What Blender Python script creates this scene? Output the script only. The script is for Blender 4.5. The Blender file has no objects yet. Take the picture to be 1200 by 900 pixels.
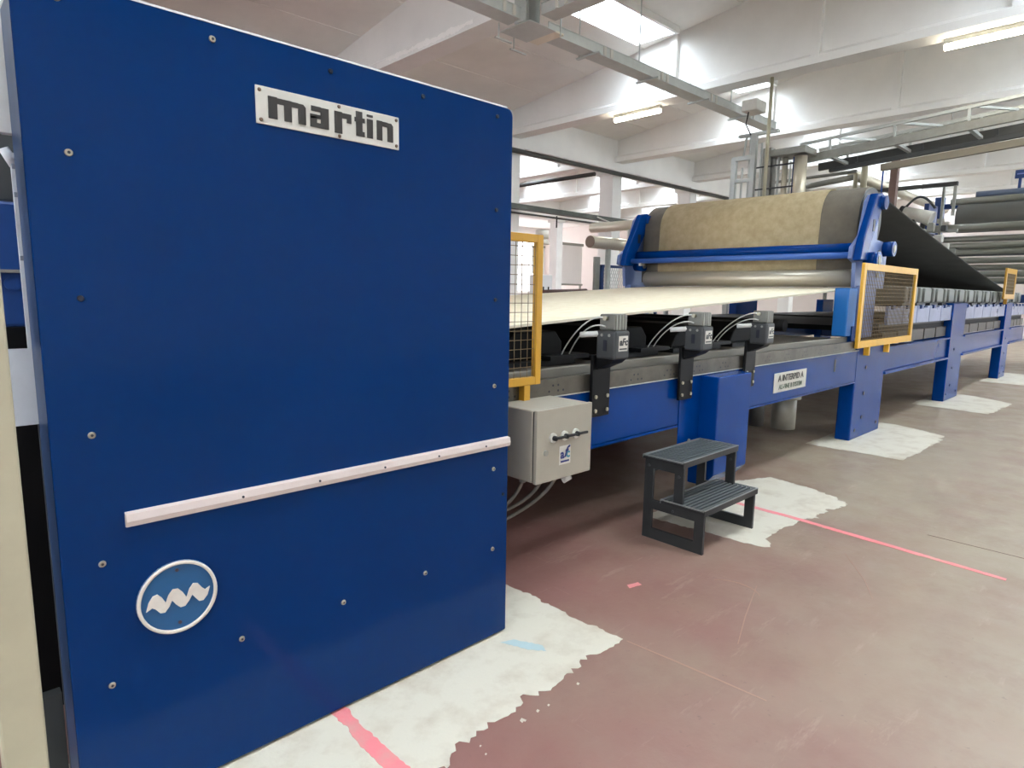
import bpy, bmesh, math, random
from mathutils import Vector, Matrix
random.seed(7)
sc = bpy.context.scene
COL = sc.collection

# ------------------------------------------------------------------ camera, world, exposure
cam_d = bpy.data.cameras.new('camera'); cam = bpy.data.objects.new('camera', cam_d); COL.objects.link(cam)
RT, DN, FW = (0.72249, -0.69121, 0.01536), (-0.08872, -0.11472, -0.98943), (0.68567, 0.71349, -0.14421)
m = Matrix(((RT[0], -DN[0], -FW[0], 0), (RT[1], -DN[1], -FW[1], 0), (RT[2], -DN[2], -FW[2], 1.5), (0, 0, 0, 1)))
cam.matrix_world = m
cam_d.sensor_width = 36; cam_d.lens = 744.1 / 1200 * 36
cam_d.clip_start = 0.05; cam_d.clip_end = 200
sc.camera = cam
world = bpy.data.worlds.new('world'); sc.world = world; world.use_nodes = True
world.node_tree.nodes['Background'].inputs[0].default_value = (0.85, 0.93, 1.0, 1)
world.node_tree.nodes['Background'].inputs[1].default_value = 1.0
sc.view_settings.view_transform = 'Standard'; sc.view_settings.look = 'None'
sc.view_settings.exposure = 1.58; sc.view_settings.gamma = 1; sc.view_settings.use_curve_mapping = False
SKY_GLOW = 8.4          # luminance of the overcast sky behind the rooflights
TUBE_GLOW = 14.0
WINDOW_GLOW = 2.3
DAY_GLOW = 2.5           # unseen windows added as side light in the aisle, gable and end walls
sc.cycles.max_bounces = 10; sc.cycles.diffuse_bounces = 7

# ------------------------------------------------------------------ materials
def lin(c): return tuple(((v / 255) / 12.92 if v / 255 <= .04045 else ((v / 255 + .055) / 1.055) ** 2.4) for v in c) + (1,)
MATS = {}
def mat(name, rgb, rough=.5, metal=0, var=0.0, scale=6, rgb2=None, bump=0, bscale=40, coat=0, trans=0, stretch=None, rvar=0, spec=.5):
    if name in MATS: return MATS[name]
    M = bpy.data.materials.new(name); M.use_nodes = True; nt = M.node_tree; b = nt.nodes['Principled BSDF']
    b.inputs['Base Color'].default_value = lin(rgb); b.inputs['Roughness'].default_value = rough
    b.inputs['Metallic'].default_value = metal; b.inputs['Specular IOR Level'].default_value = spec
    if coat: b.inputs['Coat Weight'].default_value = coat; b.inputs['Coat Roughness'].default_value = .12
    if trans: b.inputs['Transmission Weight'].default_value = trans
    if var or rgb2 or bump or rvar:
        tc = nt.nodes.new('ShaderNodeTexCoord'); src = tc.outputs['Object']
        if stretch:
            mp = nt.nodes.new('ShaderNodeMapping'); mp.inputs['Scale'].default_value = stretch
            nt.links.new(src, mp.inputs['Vector']); src = mp.outputs['Vector']
        n = nt.nodes.new('ShaderNodeTexNoise'); n.inputs['Scale'].default_value = scale; n.inputs['Detail'].default_value = 6
        n.inputs['Roughness'].default_value = .6
        nt.links.new(src, n.inputs['Vector'])
        if var or rgb2:
            mx = nt.nodes.new('ShaderNodeMix'); mx.data_type = 'RGBA'
            A = lin(rgb); B = lin(rgb2) if rgb2 else tuple(max(0, v * (1 - var)) for v in A[:3]) + (1,)
            mx.inputs['A'].default_value = A; mx.inputs['B'].default_value = B
            rp = nt.nodes.new('ShaderNodeMapRange'); rp.inputs['From Min'].default_value = .35; rp.inputs['From Max'].default_value = .65
            nt.links.new(n.outputs['Fac'], rp.inputs['Value']); nt.links.new(rp.outputs['Result'], mx.inputs['Factor'])
            nt.links.new(mx.outputs['Result'], b.inputs['Base Color'])
        if rvar:
            rr = nt.nodes.new('ShaderNodeMapRange'); rr.inputs['To Min'].default_value = max(.02, rough - rvar); rr.inputs['To Max'].default_value = rough + rvar
            nt.links.new(n.outputs['Fac'], rr.inputs['Value']); nt.links.new(rr.outputs['Result'], b.inputs['Roughness'])
        if bump:
            n2 = nt.nodes.new('ShaderNodeTexNoise'); n2.inputs['Scale'].default_value = bscale; n2.inputs['Detail'].default_value = 4
            nt.links.new(src, n2.inputs['Vector'])
            bp = nt.nodes.new('ShaderNodeBump'); bp.inputs['Strength'].default_value = bump; bp.inputs['Distance'].default_value = .01
            nt.links.new(n2.outputs['Fac'], bp.inputs['Height']); nt.links.new(bp.outputs['Normal'], b.inputs['Normal'])
    MATS[name] = M; return M
def glow(name, rgb, s):
    M = bpy.data.materials.new(name); M.use_nodes = True; b = M.node_tree.nodes['Principled BSDF']
    b.inputs['Base Color'].default_value = (.8, .8, .8, 1); b.inputs['Emission Color'].default_value = lin(rgb); b.inputs['Emission Strength'].default_value = s
    return M
CAB = mat('cabinet_blue', (0, 43, 95), .11, var=.10, scale=1.3, bump=.006, bscale=5, rvar=.03, spec=.17)
BLUE = mat('frame_blue', (0, 58, 131), .24, var=.12, scale=2.5, rvar=.05, spec=.14)
DBLUE = mat('old_blue', (26, 62, 120), .35, var=.25, scale=3)
SKYBLUE = mat('light_blue', (24, 112, 190), .4)
WHITE = mat('white_concrete', (236, 235, 231), .8, var=.10, scale=.8, bump=.1, bscale=14)
ROOF = mat('roof_concrete', (240, 238, 232), .85, var=.12, scale=.6, bump=.1, bscale=10)
WALLW = mat('white_wall', (234, 232, 230), .8, var=.06, scale=.5)
PINK = mat('pale_pink_wall', (224, 214, 208), .8, var=.06, scale=.5)
CREAMB = mat('belt_cream', (238, 228, 202), .85, rgb2=(228, 215, 184), scale=14, bump=.15, bscale=260)
TANB = mat('belt_tan', (190, 174, 138), .9, rgb2=(174, 156, 120), scale=11, bump=.2, bscale=200)
GREYB = mat('belt_grey', (120, 112, 98), .9, var=.2, scale=7, bump=.2, bscale=200)
SHADEB = mat('belt_shaded', (64, 65, 61), .9, var=.2, scale=4, bump=.2, bscale=160)  # belt grey darkened in colour for the shadowed underside
STEEL = mat('steel', (212, 204, 184), .34, metal=.45)
GALV = mat('galvanised', (190, 194, 190), .45, metal=.5, var=.08, scale=9)
RAIL = mat('machined_rail', (104, 100, 92), .42, metal=.7, var=.3, scale=8, stretch=(1, 1, 1), rvar=.1)
ALU = mat('cast_grey', (150, 150, 142), .45, metal=.5, var=.12, scale=14)
DGREY = mat('dark_grey_metal', (64, 66, 66), .45, metal=.2, var=.1, scale=12)
BLACK = mat('black_paint', (17, 17, 18), .45, var=.25, scale=10, spec=.2)
RUBBER = mat('black_rubber', (14, 14, 15), .6)
SHOE = mat('black_plate', (8, 8, 9), .55, var=.3, scale=5, spec=.15)
BED = mat('bed_plate', (76, 69, 60), .45, metal=.5, var=.35, scale=6)
STOOL = mat('stool_black', (38, 40, 40), .5, var=.25, scale=16)
TREAD = mat('stool_tread', (84, 88, 88), .45)
EDGE = mat('stool_edge', (140, 142, 138), .4, metal=.3)
YEL = mat('guard_yellow', (226, 172, 40), .42, var=.1, scale=8)
TREADB = mat('tread_dark', (26, 27, 28), .55)
OCH = mat('guard_ochre', (196, 146, 40), .42, var=.1, scale=8)
WIRE = mat('guard_wire', (124, 106, 76), .45, metal=.4)
EBOX = mat('box_grey', (156, 149, 134), .5, var=.05, scale=12, bump=.05, bscale=160)
STRIP = mat('pale_strip', (200, 186, 178), .5, var=.08, scale=8)
PLATE = mat('plate_white', (198, 195, 184), .42, var=.08, scale=12)
INK = mat('letter_dark', (44, 40, 36), .5)
NAVY = mat('letter_navy', (30, 44, 110), .5)
TEAL = mat('letter_teal', (60, 130, 150), .5)
BADGE = mat('badge_blue', (30, 84, 128), .4, var=.12, scale=14)
BADGEW = mat('badge_white', (206, 198, 186), .45, var=.12, scale=20)
SCREW = mat('screw_metal', (176, 170, 150), .35, metal=.8)
HOLE = mat('screw_dark', (10, 18, 36), .4)
CREAMP = mat('cream_paint', (172, 165, 140), .5, var=.08, scale=7)
PLASTIC = mat('milky_plastic', (226, 230, 234), .35, trans=.1, var=.12, scale=9)
CORRW = mat('white_card', (232, 232, 228), .7, var=.12, scale=10)
HOSE = mat('hose_white', (206, 206, 200), .45)
CABLE = mat('cable_grey', (110, 106, 98), .6)
BROWN = mat('brown_post', (120, 92, 82), .55, var=.15, scale=6)
DPIPE = mat('dark_pipe', (66, 66, 64), .5, metal=.3, var=.2, scale=5)
PANE_SKY = glow('rooflight_pane', (226, 240, 255), SKY_GLOW)
TUBE = glow('tube_light', (255, 244, 222), TUBE_GLOW)
PANE_ADDED = glow('added_daylight_pane', (232, 243, 255), DAY_GLOW)
PANE_WIN = glow('window_pane', (246, 248, 255), WINDOW_GLOW)

def floor_material():
    M = bpy.data.materials.new('floor_paint'); M.use_nodes = True; nt = M.node_tree; b = nt.nodes['Principled BSDF']
    N = nt.nodes.new; L = nt.links.new
    tc = N('ShaderNodeTexCoord')
    def noise(scale, detail=6, rough=.6, vec=None):
        n = N('ShaderNodeTexNoise'); n.inputs['Scale'].default_value = scale; n.inputs['Detail'].default_value = detail; n.inputs['Roughness'].default_value = rough
        L(vec or tc.outputs['Object'], n.inputs['Vector']); return n.outputs['Fac']
    def rng(v, a, c, lo=0, hi=1):
        r = N('ShaderNodeMapRange'); r.inputs[1].default_value = a; r.inputs[2].default_value = c; r.inputs[3].default_value = lo; r.inputs[4].default_value = hi
        L(v, r.inputs[0]); return r.outputs[0]
    def mix(f, A, B):
        x = N('ShaderNodeMix'); x.data_type = 'RGBA'
        L(f, x.inputs['Factor'])
        for k, v in (('A', A), ('B', B)):
            if isinstance(v, tuple): x.inputs[k].default_value = lin(v)
            else: L(v, x.inputs[k])
        return x.outputs['Result']
    # reddish brown blends to beige grey along x and away from the machine
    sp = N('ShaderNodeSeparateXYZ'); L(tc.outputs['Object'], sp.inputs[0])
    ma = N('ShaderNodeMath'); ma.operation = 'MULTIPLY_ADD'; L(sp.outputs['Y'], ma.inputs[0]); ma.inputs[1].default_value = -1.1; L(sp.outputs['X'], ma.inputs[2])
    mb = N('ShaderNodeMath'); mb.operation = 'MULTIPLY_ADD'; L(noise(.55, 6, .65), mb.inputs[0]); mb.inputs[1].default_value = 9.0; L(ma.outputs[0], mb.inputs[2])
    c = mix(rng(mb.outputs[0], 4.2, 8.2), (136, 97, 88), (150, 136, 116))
    c = mix(rng(noise(1.7, 8, .7), .48, .70, 0, .5), c, (124, 88, 80))
    c = mix(rng(noise(.9, 7, .7), .52, .72, 0, .4), c, (146, 120, 100))
    mp = N('ShaderNodeMapping'); mp.inputs['Rotation'].default_value = (0, 0, .6); mp.inputs['Scale'].default_value = (1, 5, 1); L(tc.outputs['Object'], mp.inputs['Vector'])
    c = mix(rng(noise(1.6, 8, .75, mp.outputs['Vector']), .58, .72, 0, .4), c, (182, 160, 142))
    mp2 = N('ShaderNodeMapping'); mp2.inputs['Rotation'].default_value = (0, 0, -.9); mp2.inputs['Scale'].default_value = (9, .8, 1); L(tc.outputs['Object'], mp2.inputs['Vector'])
    c = mix(rng(noise(1.3, 6, .7, mp2.outputs['Vector']), .64, .72, 0, .3), c, (190, 166, 144))
    c = mix(rng(noise(26, 4), .66, .74, 0, .4), c, (100, 80, 76))
    L(c, b.inputs['Base Color'])
    L(rng(noise(3, 6), .3, .7, .34, .55), b.inputs['Roughness'])
    bp = N('ShaderNodeBump'); bp.inputs['Strength'].default_value = .12; bp.inputs['Distance'].default_value = .01; L(noise(30, 4), bp.inputs['Height']); L(bp.outputs['Normal'], b.inputs['Normal'])
    return M
def worn(name, rgb, rgb2, lo, hi, scale, rough=.6):
    M = mat(name, rgb, rough, rgb2=rgb2, scale=scale, bump=.1, bscale=60)
    for n in M.node_tree.nodes:
        if n.type == 'MAP_RANGE': n.inputs['From Min'].default_value = lo; n.inputs['From Max'].default_value = hi
    return M
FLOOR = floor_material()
PATCH = worn('patch_white', (202, 195, 177), (184, 172, 152), .48, .7, 5)
REDL = worn('line_pink', (226, 128, 132), (206, 146, 138), .45, .7, 7)
BLUEM = mat('mark_blue', (168, 190, 192), .6, var=.1)

# ------------------------------------------------------------------ mesh helpers
class MB:
    def __init__(s): s.bm = bmesh.new(); s.smooth = []
    def box(s, x0, x1, y0, y1, z0, z1, rot=None):
        vs = [s.bm.verts.new(p) for p in ((x0,y0,z0),(x1,y0,z0),(x1,y1,z0),(x0,y1,z0),(x0,y0,z1),(x1,y0,z1),(x1,y1,z1),(x0,y1,z1))]
        for f in ((3,2,1,0),(4,5,6,7),(0,1,5,4),(1,2,6,5),(2,3,7,6),(3,0,4,7)): s.bm.faces.new([vs[i] for i in f])
        if rot: bmesh.ops.transform(s.bm, matrix=rot, verts=vs)
        return s
    def cyl(s, a, b, r, n=20, r2=None, cap=True):
        a = Vector(a); b = Vector(b); d = (b - a).normalized(); r2 = r if r2 is None else r2
        u = d.orthogonal().normalized(); v = d.cross(u)
        A = [s.bm.verts.new(a + (u * math.cos(t) + v * math.sin(t)) * r) for t in [2 * math.pi * k / n for k in range(n)]]
        B = [s.bm.verts.new(b + (u * math.cos(t) + v * math.sin(t)) * r2) for t in [2 * math.pi * k / n for k in range(n)]]
        for k in range(n):
            f = s.bm.faces.new((A[k], A[(k + 1) % n], B[(k + 1) % n], B[k])); f.smooth = True
        if cap: s.bm.faces.new(A[::-1]); s.bm.faces.new(B)
        return s
    def tube(s, pts, r, n=10):
        pts = [Vector(p) for p in pts]; rings = []; u = None
        for i, p in enumerate(pts):
            d = (pts[min(i + 1, len(pts) - 1)] - pts[max(i - 1, 0)]).normalized()
            u = d.orthogonal().normalized() if u is None else (u - d * u.dot(d)).normalized()
            v = d.cross(u)
            rings.append([s.bm.verts.new(p + (u * math.cos(t) + v * math.sin(t)) * r) for t in [2 * math.pi * k / n for k in range(n)]])
        for A, B in zip(rings, rings[1:]):
            for k in range(n):
                f = s.bm.faces.new((A[k], A[(k + 1) % n], B[(k + 1) % n], B[k])); f.smooth = True
        s.bm.faces.new(rings[0][::-1]); s.bm.faces.new(rings[-1]); return s
    def prism(s, poly, ax, a, b, smooth=False):
        """poly in the two other axes (cyclic order of x,y,z without ax), extruded from a to b along ax"""
        def P(p, t):
            return {'x': (t, p[0], p[1]), 'y': (p[0], t, p[1]), 'z': (p[0], p[1], t)}[ax]
        A = [s.bm.verts.new(P(p, a)) for p in poly]; B = [s.bm.verts.new(P(p, b)) for p in poly]; n = len(poly)
        s.bm.faces.new(A[::-1]); s.bm.faces.new(B)
        for k in range(n):
            f = s.bm.faces.new((A[k], A[(k + 1) % n], B[(k + 1) % n], B[k])); f.smooth = smooth
        return s
    def ribbon(s, prof, y0, y1, th):
        """sheet following (x,z) profile, running from y0 to y1, thickness th"""
        n = len(prof); up = []
        for i in range(n):
            a = Vector(prof[max(i - 1, 0)]); b = Vector(prof[min(i + 1, n - 1)]); d = (b - a).normalized(); up.append(Vector((-d.y, d.x)))
        rows = []
        for y in (y0, y1):
            rows.append([s.bm.verts.new((p[0], y, p[1])) for p in prof]); rows.append([s.bm.verts.new((p[0] + u.x * th, y, p[1] + u.y * th)) for p, u in zip(prof, up)])
        a0, a1, b0, b1 = rows
        for i in range(n - 1):
            for q in ((a0, b0), (b1, a1), (a1, a0), (b0, b1)):
                f = s.bm.faces.new((q[0][i], q[0][i + 1], q[1][i + 1], q[1][i])); f.smooth = q in ((a0, b0), (b1, a1))
        s.bm.faces.new((a0[0], b0[0], b1[0], a1[0])); s.bm.faces.new((a0[-1], a1[-1], b1[-1], b0[-1])); return s
    def build(s, name, material, parent=None, bevel=0, seg=2):
        bmesh.ops.recalc_face_normals(s.bm, faces=s.bm.faces)
        off = Vector((0, 0, 0)); p = parent
        while p is not None: off += p.location; p = p.parent
        bmesh.ops.translate(s.bm, vec=-off, verts=s.bm.verts)
        me = bpy.data.meshes.new(name); s.bm.to_mesh(me); s.bm.free(); me.materials.append(material)
        o = bpy.data.objects.new(name, me); COL.objects.link(o); o.parent = parent
        if bevel:
            b = o.modifiers.new('bevel', 'BEVEL'); b.width = bevel; b.segments = seg; b.limit_method = 'ANGLE'; b.angle_limit = .7
        return o
def tag(o, label, cat=None, group=None, kind=None):
    o['label'] = label
    if cat: o['category'] = cat
    if group: o['group'] = group
    if kind: o['kind'] = kind
    return o
def thing(name, loc, label, cat, group=None, kind=None):
    o = bpy.data.objects.new(name, None); COL.objects.link(o); o.location = loc; o.empty_display_size = .1
    return tag(o, label, cat, group, kind)
def B(*a): return MB().box(*a)
def copy_tree(o, parent=None, delta=None):
    c = o.copy(); COL.objects.link(c); c.parent = parent
    if delta is not None: c.location = o.location + Vector(delta)
    for ch in [k for k in bpy.data.objects if k.parent == o]: copy_tree(ch, c)
    return c
def text_mesh(name, s, size, loc, parent, material, depth=.002, rot=(math.pi / 2, 0, 0), bold=0.0, shear=0, sx=1):
    cu = bpy.data.curves.new(name, 'FONT'); cu.body = s; cu.size = size; cu.extrude = depth; cu.align_x = 'CENTER'; cu.align_y = 'CENTER'; cu.offset = bold; cu.shear = shear; cu.resolution_u = 3
    t = bpy.data.objects.new(name, cu); COL.objects.link(t)
    bpy.context.view_layer.update()
    me = bpy.data.meshes.new_from_object(t.evaluated_get(bpy.context.evaluated_depsgraph_get()))
    bpy.data.objects.remove(t)
    me.transform(Matrix.LocRotScale(Vector(loc), __import__('mathutils').Euler(rot), Vector((sx, 1, 1))))
    off = Vector((0, 0, 0)); p = parent
    while p is not None: off += p.location; p = p.parent
    me.transform(Matrix.Translation(-off)); me.materials.clear(); me.materials.append(material)
    o = bpy.data.objects.new(name, me); COL.objects.link(o); o.parent = parent; return o
def rag(poly, amp=.012, step=.02, seed=1, brush=()):
    """a polygon with brushed, uneven edges"""
    r = random.Random(seed); out = []; n = len(poly)
    ph = [r.uniform(0, 6.28) for _ in range(8)]
    for i in range(n):
        a = Vector(poly[i]); b = Vector(poly[(i + 1) % n]); L = (b - a).length; k = max(2, int(L / step)); nr = Vector(((b - a).y, -(b - a).x)).normalized()
        f = 2.6 if i in brush else 1
        for j in range(k):
            t = j / k; w = min(1, 4 * min(t, 1 - t) + .2)
            d = amp * f * w * (math.sin(t * L * 9 + ph[i % 8]) * .7 + math.sin(t * L * 31 + ph[(i + 3) % 8]) * .5 + r.uniform(-.8, .8))
            p = a.lerp(b, t) + nr * d; out.append((p.x, p.y))
    return out

# ------------------------------------------------------------------ the hall
XB = [-2.6, 2.0, 6.6, 11.46, 15.73, 20.0, 24.3, 28.6]      # roof beams
Y0, Y1, YR = -7.8, 12.2, 2.2
def zr(y): return 5.9 + .125 * (12.2 - y) if y >= YR else 5.9 + .125 * (y - Y0)
def zr2(y): return 5.9 + .125 * (y - 12.2) if y <= 17.2 else 5.9 + .125 * (22.2 - y)
YC = 22.2
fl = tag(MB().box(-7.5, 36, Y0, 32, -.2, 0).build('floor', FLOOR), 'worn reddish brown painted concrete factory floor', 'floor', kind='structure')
def decal(poly, name, m, z=.0016):
    return MB().prism(poly, 'z', 0.0004, z).build(name, m, fl)
for q, (poly, br) in enumerate((
    ([(-.6,1.50),(.5,1.47),(1.08,1.47),(1.42,1.49),(1.75,1.50),(2.0,1.52),(2.16,1.52),(2.14,1.70),(2.14,2.27),(-.6,2.27)], (0,1,2,3,4)),
    ([(3.62,1.60),(3.66,1.54),(3.76,1.62),(4.08,1.62),(4.3,1.6),(4.52,1.57),(4.72,1.52),(4.90,1.53),(4.95,1.62),(5.05,1.80),(5.12,2.2),(4.76,2.36),(3.55,2.36),(3.60,1.7)], (4,5,6,7,8)),
    ([(6.62,1.62),(7.4,1.6),(8.16,1.62),(8.45,2.18),(8.4,2.5),(6.6,2.5)], (1,)),
    ([(10.2,1.58),(11.5,1.52),(11.95,2.07),(12.0,2.5),(10.3,2.5)], (0,)),
    ([(14.2,1.6),(16.2,1.55),(16.3,2.4),(14.2,2.4)], ()))):
    decal(rag(poly, .010, .018 if q < 3 else .05, q + 3, br), 'paint_patch', PATCH)['label'] = 'off-white repainted patch with brushed edges'
# small white paint flecks along the first patch
for k in range(14):
    x = random.uniform(.7, 2.0); y = 1.44 - random.random() ** 2 * .06; a = random.uniform(.006, .02)
    decal([(x, y), (x + a, y + a * .3), (x + a * .8, y + a), (x + a * .1, y + a * .7)], 'paint_fleck', PATCH)
decal(rag([(.985,1.1),(1.025,1.1),(1.035,1.6),(1.03,2.27),(.99,2.27),(.975,1.6)], .006, .015, 21), 'paint_line', REDL, .0022)
decal(rag([(4.165,.48),(4.20,.48),(4.25,1.0),(4.30,1.6),(4.305,2.1),(4.255,2.1),(4.25,1.6),(4.205,1.0)], .003, .015, 22), 'paint_line', REDL, .0022)
decal(rag([(2.58,1.79),(2.66,1.77),(2.67,1.80),(2.60,1.82)], .003, .01, 23), 'paint_fleck', REDL)
decal(rag([(1.74,1.86),(1.80,1.84),(1.86,1.72),(1.84,1.68),(1.79,1.74)], .004, .01, 24), 'paint_fleck', BLUEM, .0024)
JOINT = mat('floor_joint', (112, 84, 78), .7)
for k, (a, b, w) in enumerate((((4.62, .95), (4.62, -3), .003),)):
    d = (Vector(b) - Vector(a)).normalized(); nn = Vector((-d.y, d.x)) * w
    decal([tuple(Vector(a) + nn), tuple(Vector(b) + nn), tuple(Vector(b) - nn), tuple(Vector(a) - nn)], 'floor_joint', JOINT)

SCUFF = mat('floor_scuff', (166, 132, 116), .7)
def scuff(pts, w):
    pts = [Vector(p) for p in pts]; L_, R_ = [], []
    for i, p in enumerate(pts):
        d = (pts[min(i + 1, len(pts) - 1)] - pts[max(i - 1, 0)]).normalized(); n_ = Vector((-d.y, d.x)) * w * (.3 + .7 * math.sin(math.pi * (i + .5) / len(pts)))
        L_.append(tuple(p + n_)); R_.append(tuple(p - n_))
    decal(L_ + R_[::-1], 'scuff_mark', SCUFF)
scuff([(2.16, 1.50), (2.18, 1.3), (2.2, 1.05), (2.21, .9)], .004)
scuff([(2.9 + .16 * math.cos(t), 1.42 + .16 * math.sin(t)) for t in [-.9 + .2 * k for k in range(10)]], .004)
scuff([(2.5, 1.16), (2.75, 1.25), (3.1, 1.36)], .0025)
scuff([(3.4, .9), (3.6, 1.0), (3.9, 1.2)], .002)
ceil = thing('ceiling', (0, 0, 0), 'white concrete panel roof between sloping beams', 'ceiling', kind='structure')
SKY_Y = ((7.25, 8.12), (-.3, 1.0), (-3.85, -2.85))  # middle row is unseen, added to light the floor from above
def panel(x0, x1, y0, y1, z):
    za, zb = z(y0), z(y1)
    MB().prism([(y0 + .012, za), (y1 - .012, zb), (y1 - .012, zb + .14), (y0 + .012, za + .14)], 'x', x0, x1).build('roof_panel', ROOF, ceil)
bays = list(zip(XB, XB[1:])) + [(-7.4, -2.6), (28.6, 33.5)]
edges1 = [-7.8, -6.5, -5.2, -3.85, -2.85, -1.6, -.3, 1.0, 2.2, 3.5, 4.8, 6.05, 7.25, 8.12, 9.55, 10.9, 12.2]
edges2 = [12.2, 13.5, 14.8, 15.8, 17.2, 18.6, 19.6, 20.9, 22.2]
SKYS = []
for (x0, x1) in bays:
    sx0, sx1 = x1 - 2.45, x1 - .35
    for a, b in zip(edges1, edges1[1:]):
        if (a, b) in SKY_Y:
            if a > 6 and x1 < 7: panel(x0 + .02, x1 - .02, a, b, zr); continue
            panel(x0 + .02, sx0 - .07, a, b, zr); panel(sx1 + .07, x1 - .02, a, b, zr); SKYS.append((sx0, sx1, a, b, zr))
        else: panel(x0 + .02, x1 - .02, a, b, zr)
    for a, b in zip(edges2, edges2[1:]):
        if (a, b) in ((14.8, 15.8), (18.6, 19.6)):
            panel(x0 + .02, sx0 - .07, a, b, zr2); panel(sx1 + .07, x1 - .02, a, b, zr2); SKYS.append((sx0, sx1, a, b, zr2))
        else: panel(x0 + .02, x1 - .02, a, b, zr2)
ords = ['first', 'second', 'third', 'fourth', 'fifth', 'sixth', 'seventh', 'eighth']
for i, (sx0, sx1, a, b, z) in enumerate(SKYS):
    s = thing('skylight', (sx0, a, z(a)), 'white-curbed glowing rooflight %s, in the bay %s' % ({7.25: 'above the machine line', -.3: 'added unseen by the ridge', -3.85: 'beyond the aisle', 14.8: 'on the near slope of the neighbouring hall', 18.6: 'on the far slope of the neighbouring hall'}[a], 'beside the gable wall' if sx1 < -2.6 else 'beside the end wall' if sx1 > 28.6 else 'before the %s roof beam' % ords[[abs(sx1 + .35 - q) < .05 for q in XB].index(True)]), 'skylight', 'rooflights in the roof', 'structure')
    zt = max(z(a), z(b)) + .5; t = .07
    for args in ((sx0 - t, sx0, a - t, b + t), (sx1, sx1 + t, a - t, b + t), (sx0, sx1, a - t, a), (sx0, sx1, b, b + t)):
        MB().box(*args, min(z(a), z(b)) + .0, zt).build('curb', WHITE, s)
    MB().box(sx0, sx1, a, b, zt - .03, zt).build('pane', PANE_SKY, s)
def roof_beam(x, ya, yb, z, ribs, label):
    o = thing('beam', (x, ya, 5.3), label, 'beam', 'roof beams', 'structure')
    w = MB(); ym = (ya + yb) / 2
    w.prism([(ya, 5.45), (yb, 5.45), (yb, z(yb) - .002), (ym, z(ym) - .002), (ya, z(ya) - .002)], 'x', x - .08, x + .08)
    w.build('web', WHITE, o)
    MB().prism([(x - .2, 5.3), (x + .2, 5.3), (x + .2, 5.42), (x + .08, 5.5), (x - .08, 5.5), (x - .2, 5.42)], 'y', ya, yb).build('flange', WHITE, o)
    for y in ribs: MB().box(x - .18, x + .18, y - .07, y + .07, 5.42, z(y) - .01).build('rib', WHITE, o)
    return o
ords = ['first', 'second', 'third', 'fourth', 'fifth', 'sixth', 'seventh', 'eighth']
for i, x in enumerate(XB):
    bo = roof_beam(x, Y0, Y1, zr, (7.36, 4.65, 1.98, -.8, -3.6, -6.2), 'white I-section concrete roof beam over the main aisle, %s in the row' % ords[i])
    roof_beam(x, Y1 + .35, YC, zr2, (14.3, 17.2, 20), 'white concrete roof beam of the neighbouring bay, %s in the row' % ords[i])
    if abs(x - 6.6) < .1:
        MB().prism(rag([(7.6, 5.36), (8.4, 5.34), (9.3, 5.35), (9.9, 5.38), (9.9, 5.415), (7.6, 5.415)], .018, .03, 5), 'x', x - .204, x - .2).build('peeling_paint', mat('peeling_white', (244, 242, 238), .7), bo)
for nm, x0, x1, y0, y1, z0, z1, m_, lb in (
    ('wall_back', -7.5, 36, 31.8, 32, 0, 7, WALLW, 'white rear factory wall behind the column rows'),
    ('wall_end', 33.5, 33.7, Y0, 32, 0, 7.5, PINK, 'pale pink end wall beyond the second machine'),
    ('wall_front', -7.5, 36, Y0 - .2, Y0, 0, 7, WALLW, 'white factory wall across the aisle'),
    ('wall_side', -7.6, -7.4, Y0, 32, 0, 7.5, WALLW, 'white gable wall at the near end of the hall')):
    tag(B(x0, x1, y0, y1, z0, z1).build(nm, m_), lb, 'wall', kind='structure')
tag(B(-7.5, 36, YC, 32, 5.9, 6.1).build('ceiling_rear', ROOF), 'flat white roof of the rear bay', 'ceiling', kind='structure')
# gutter girders and columns
for y, lb in ((Y1, 'white concrete gutter girder along the near column row'), (YC, 'white concrete gutter girder along the far column row')):
    tag(MB().prism([(y - .25, 5.08), (y + .35, 5.08), (y + .35, 5.95), (y - .25, 5.95)], 'x', -7.4, 33.5).build('beam', WHITE), lb, 'beam', kind='structure')
for i, x in enumerate(XB):
    for y, row in ((Y1, 'near'), (YC, 'far')):
        c = thing('column', (x, y, 0), 'white square concrete column, %s of the %s row' % (ords[i], row), 'column', 'hall columns', 'structure')
        MB().box(x - .22, x + .22, y - .22, y + .28, 0, 5.08).build('shaft', WHITE, c, .02)
        MB().box(x - .30, x + .30, y - .3, y + .34, 4.95, 5.085).build('capital', WHITE, c, .01)

# ------------------------------------------------------------------ blue cabinet with the name plate
FY = 1.914
cab = thing('machine_cabinet', (1.03, 2.05, 0), 'large blue steel machine cabinet with name plate and white bumper strip', 'cabinet')
def rpanel(x0, x1, z0, z1, r):
    pts = [(x0, z0), (x1, z0)]
    for k in range(6): t = k / 5 * math.pi / 2; pts.append((x1 - r + r * math.cos(t), z1 - r + r * math.sin(t)))
    for k in range(6): t = math.pi / 2 + k / 5 * math.pi / 2; pts.append((x0 + r + r * math.cos(t), z1 - r + r * math.sin(t)))
    return pts
MB().prism(rpanel(.24, 1.822, .012, 2.212, .03), 'y', FY, FY + .012).build('front_panel', CAB, cab, .004)
MB().box(.255, 1.81, FY + .0121, 2.17, .03, 2.204).build('body', CAB, cab, .012)
MB().box(.27, 1.79, FY - .0012, FY + .02, 2.2105, 2.216).build('top_highlight', mat('edge_highlight', (214, 216, 218), .4), cab)  # pale strip painted in as the lit top edge
MB().box(.244, .2548, 1.95, 2.10, .05, 2.17).build('side_plate', mat('side_plate_blue', (44, 70, 108), .4, var=.3, scale=5), cab)
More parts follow.
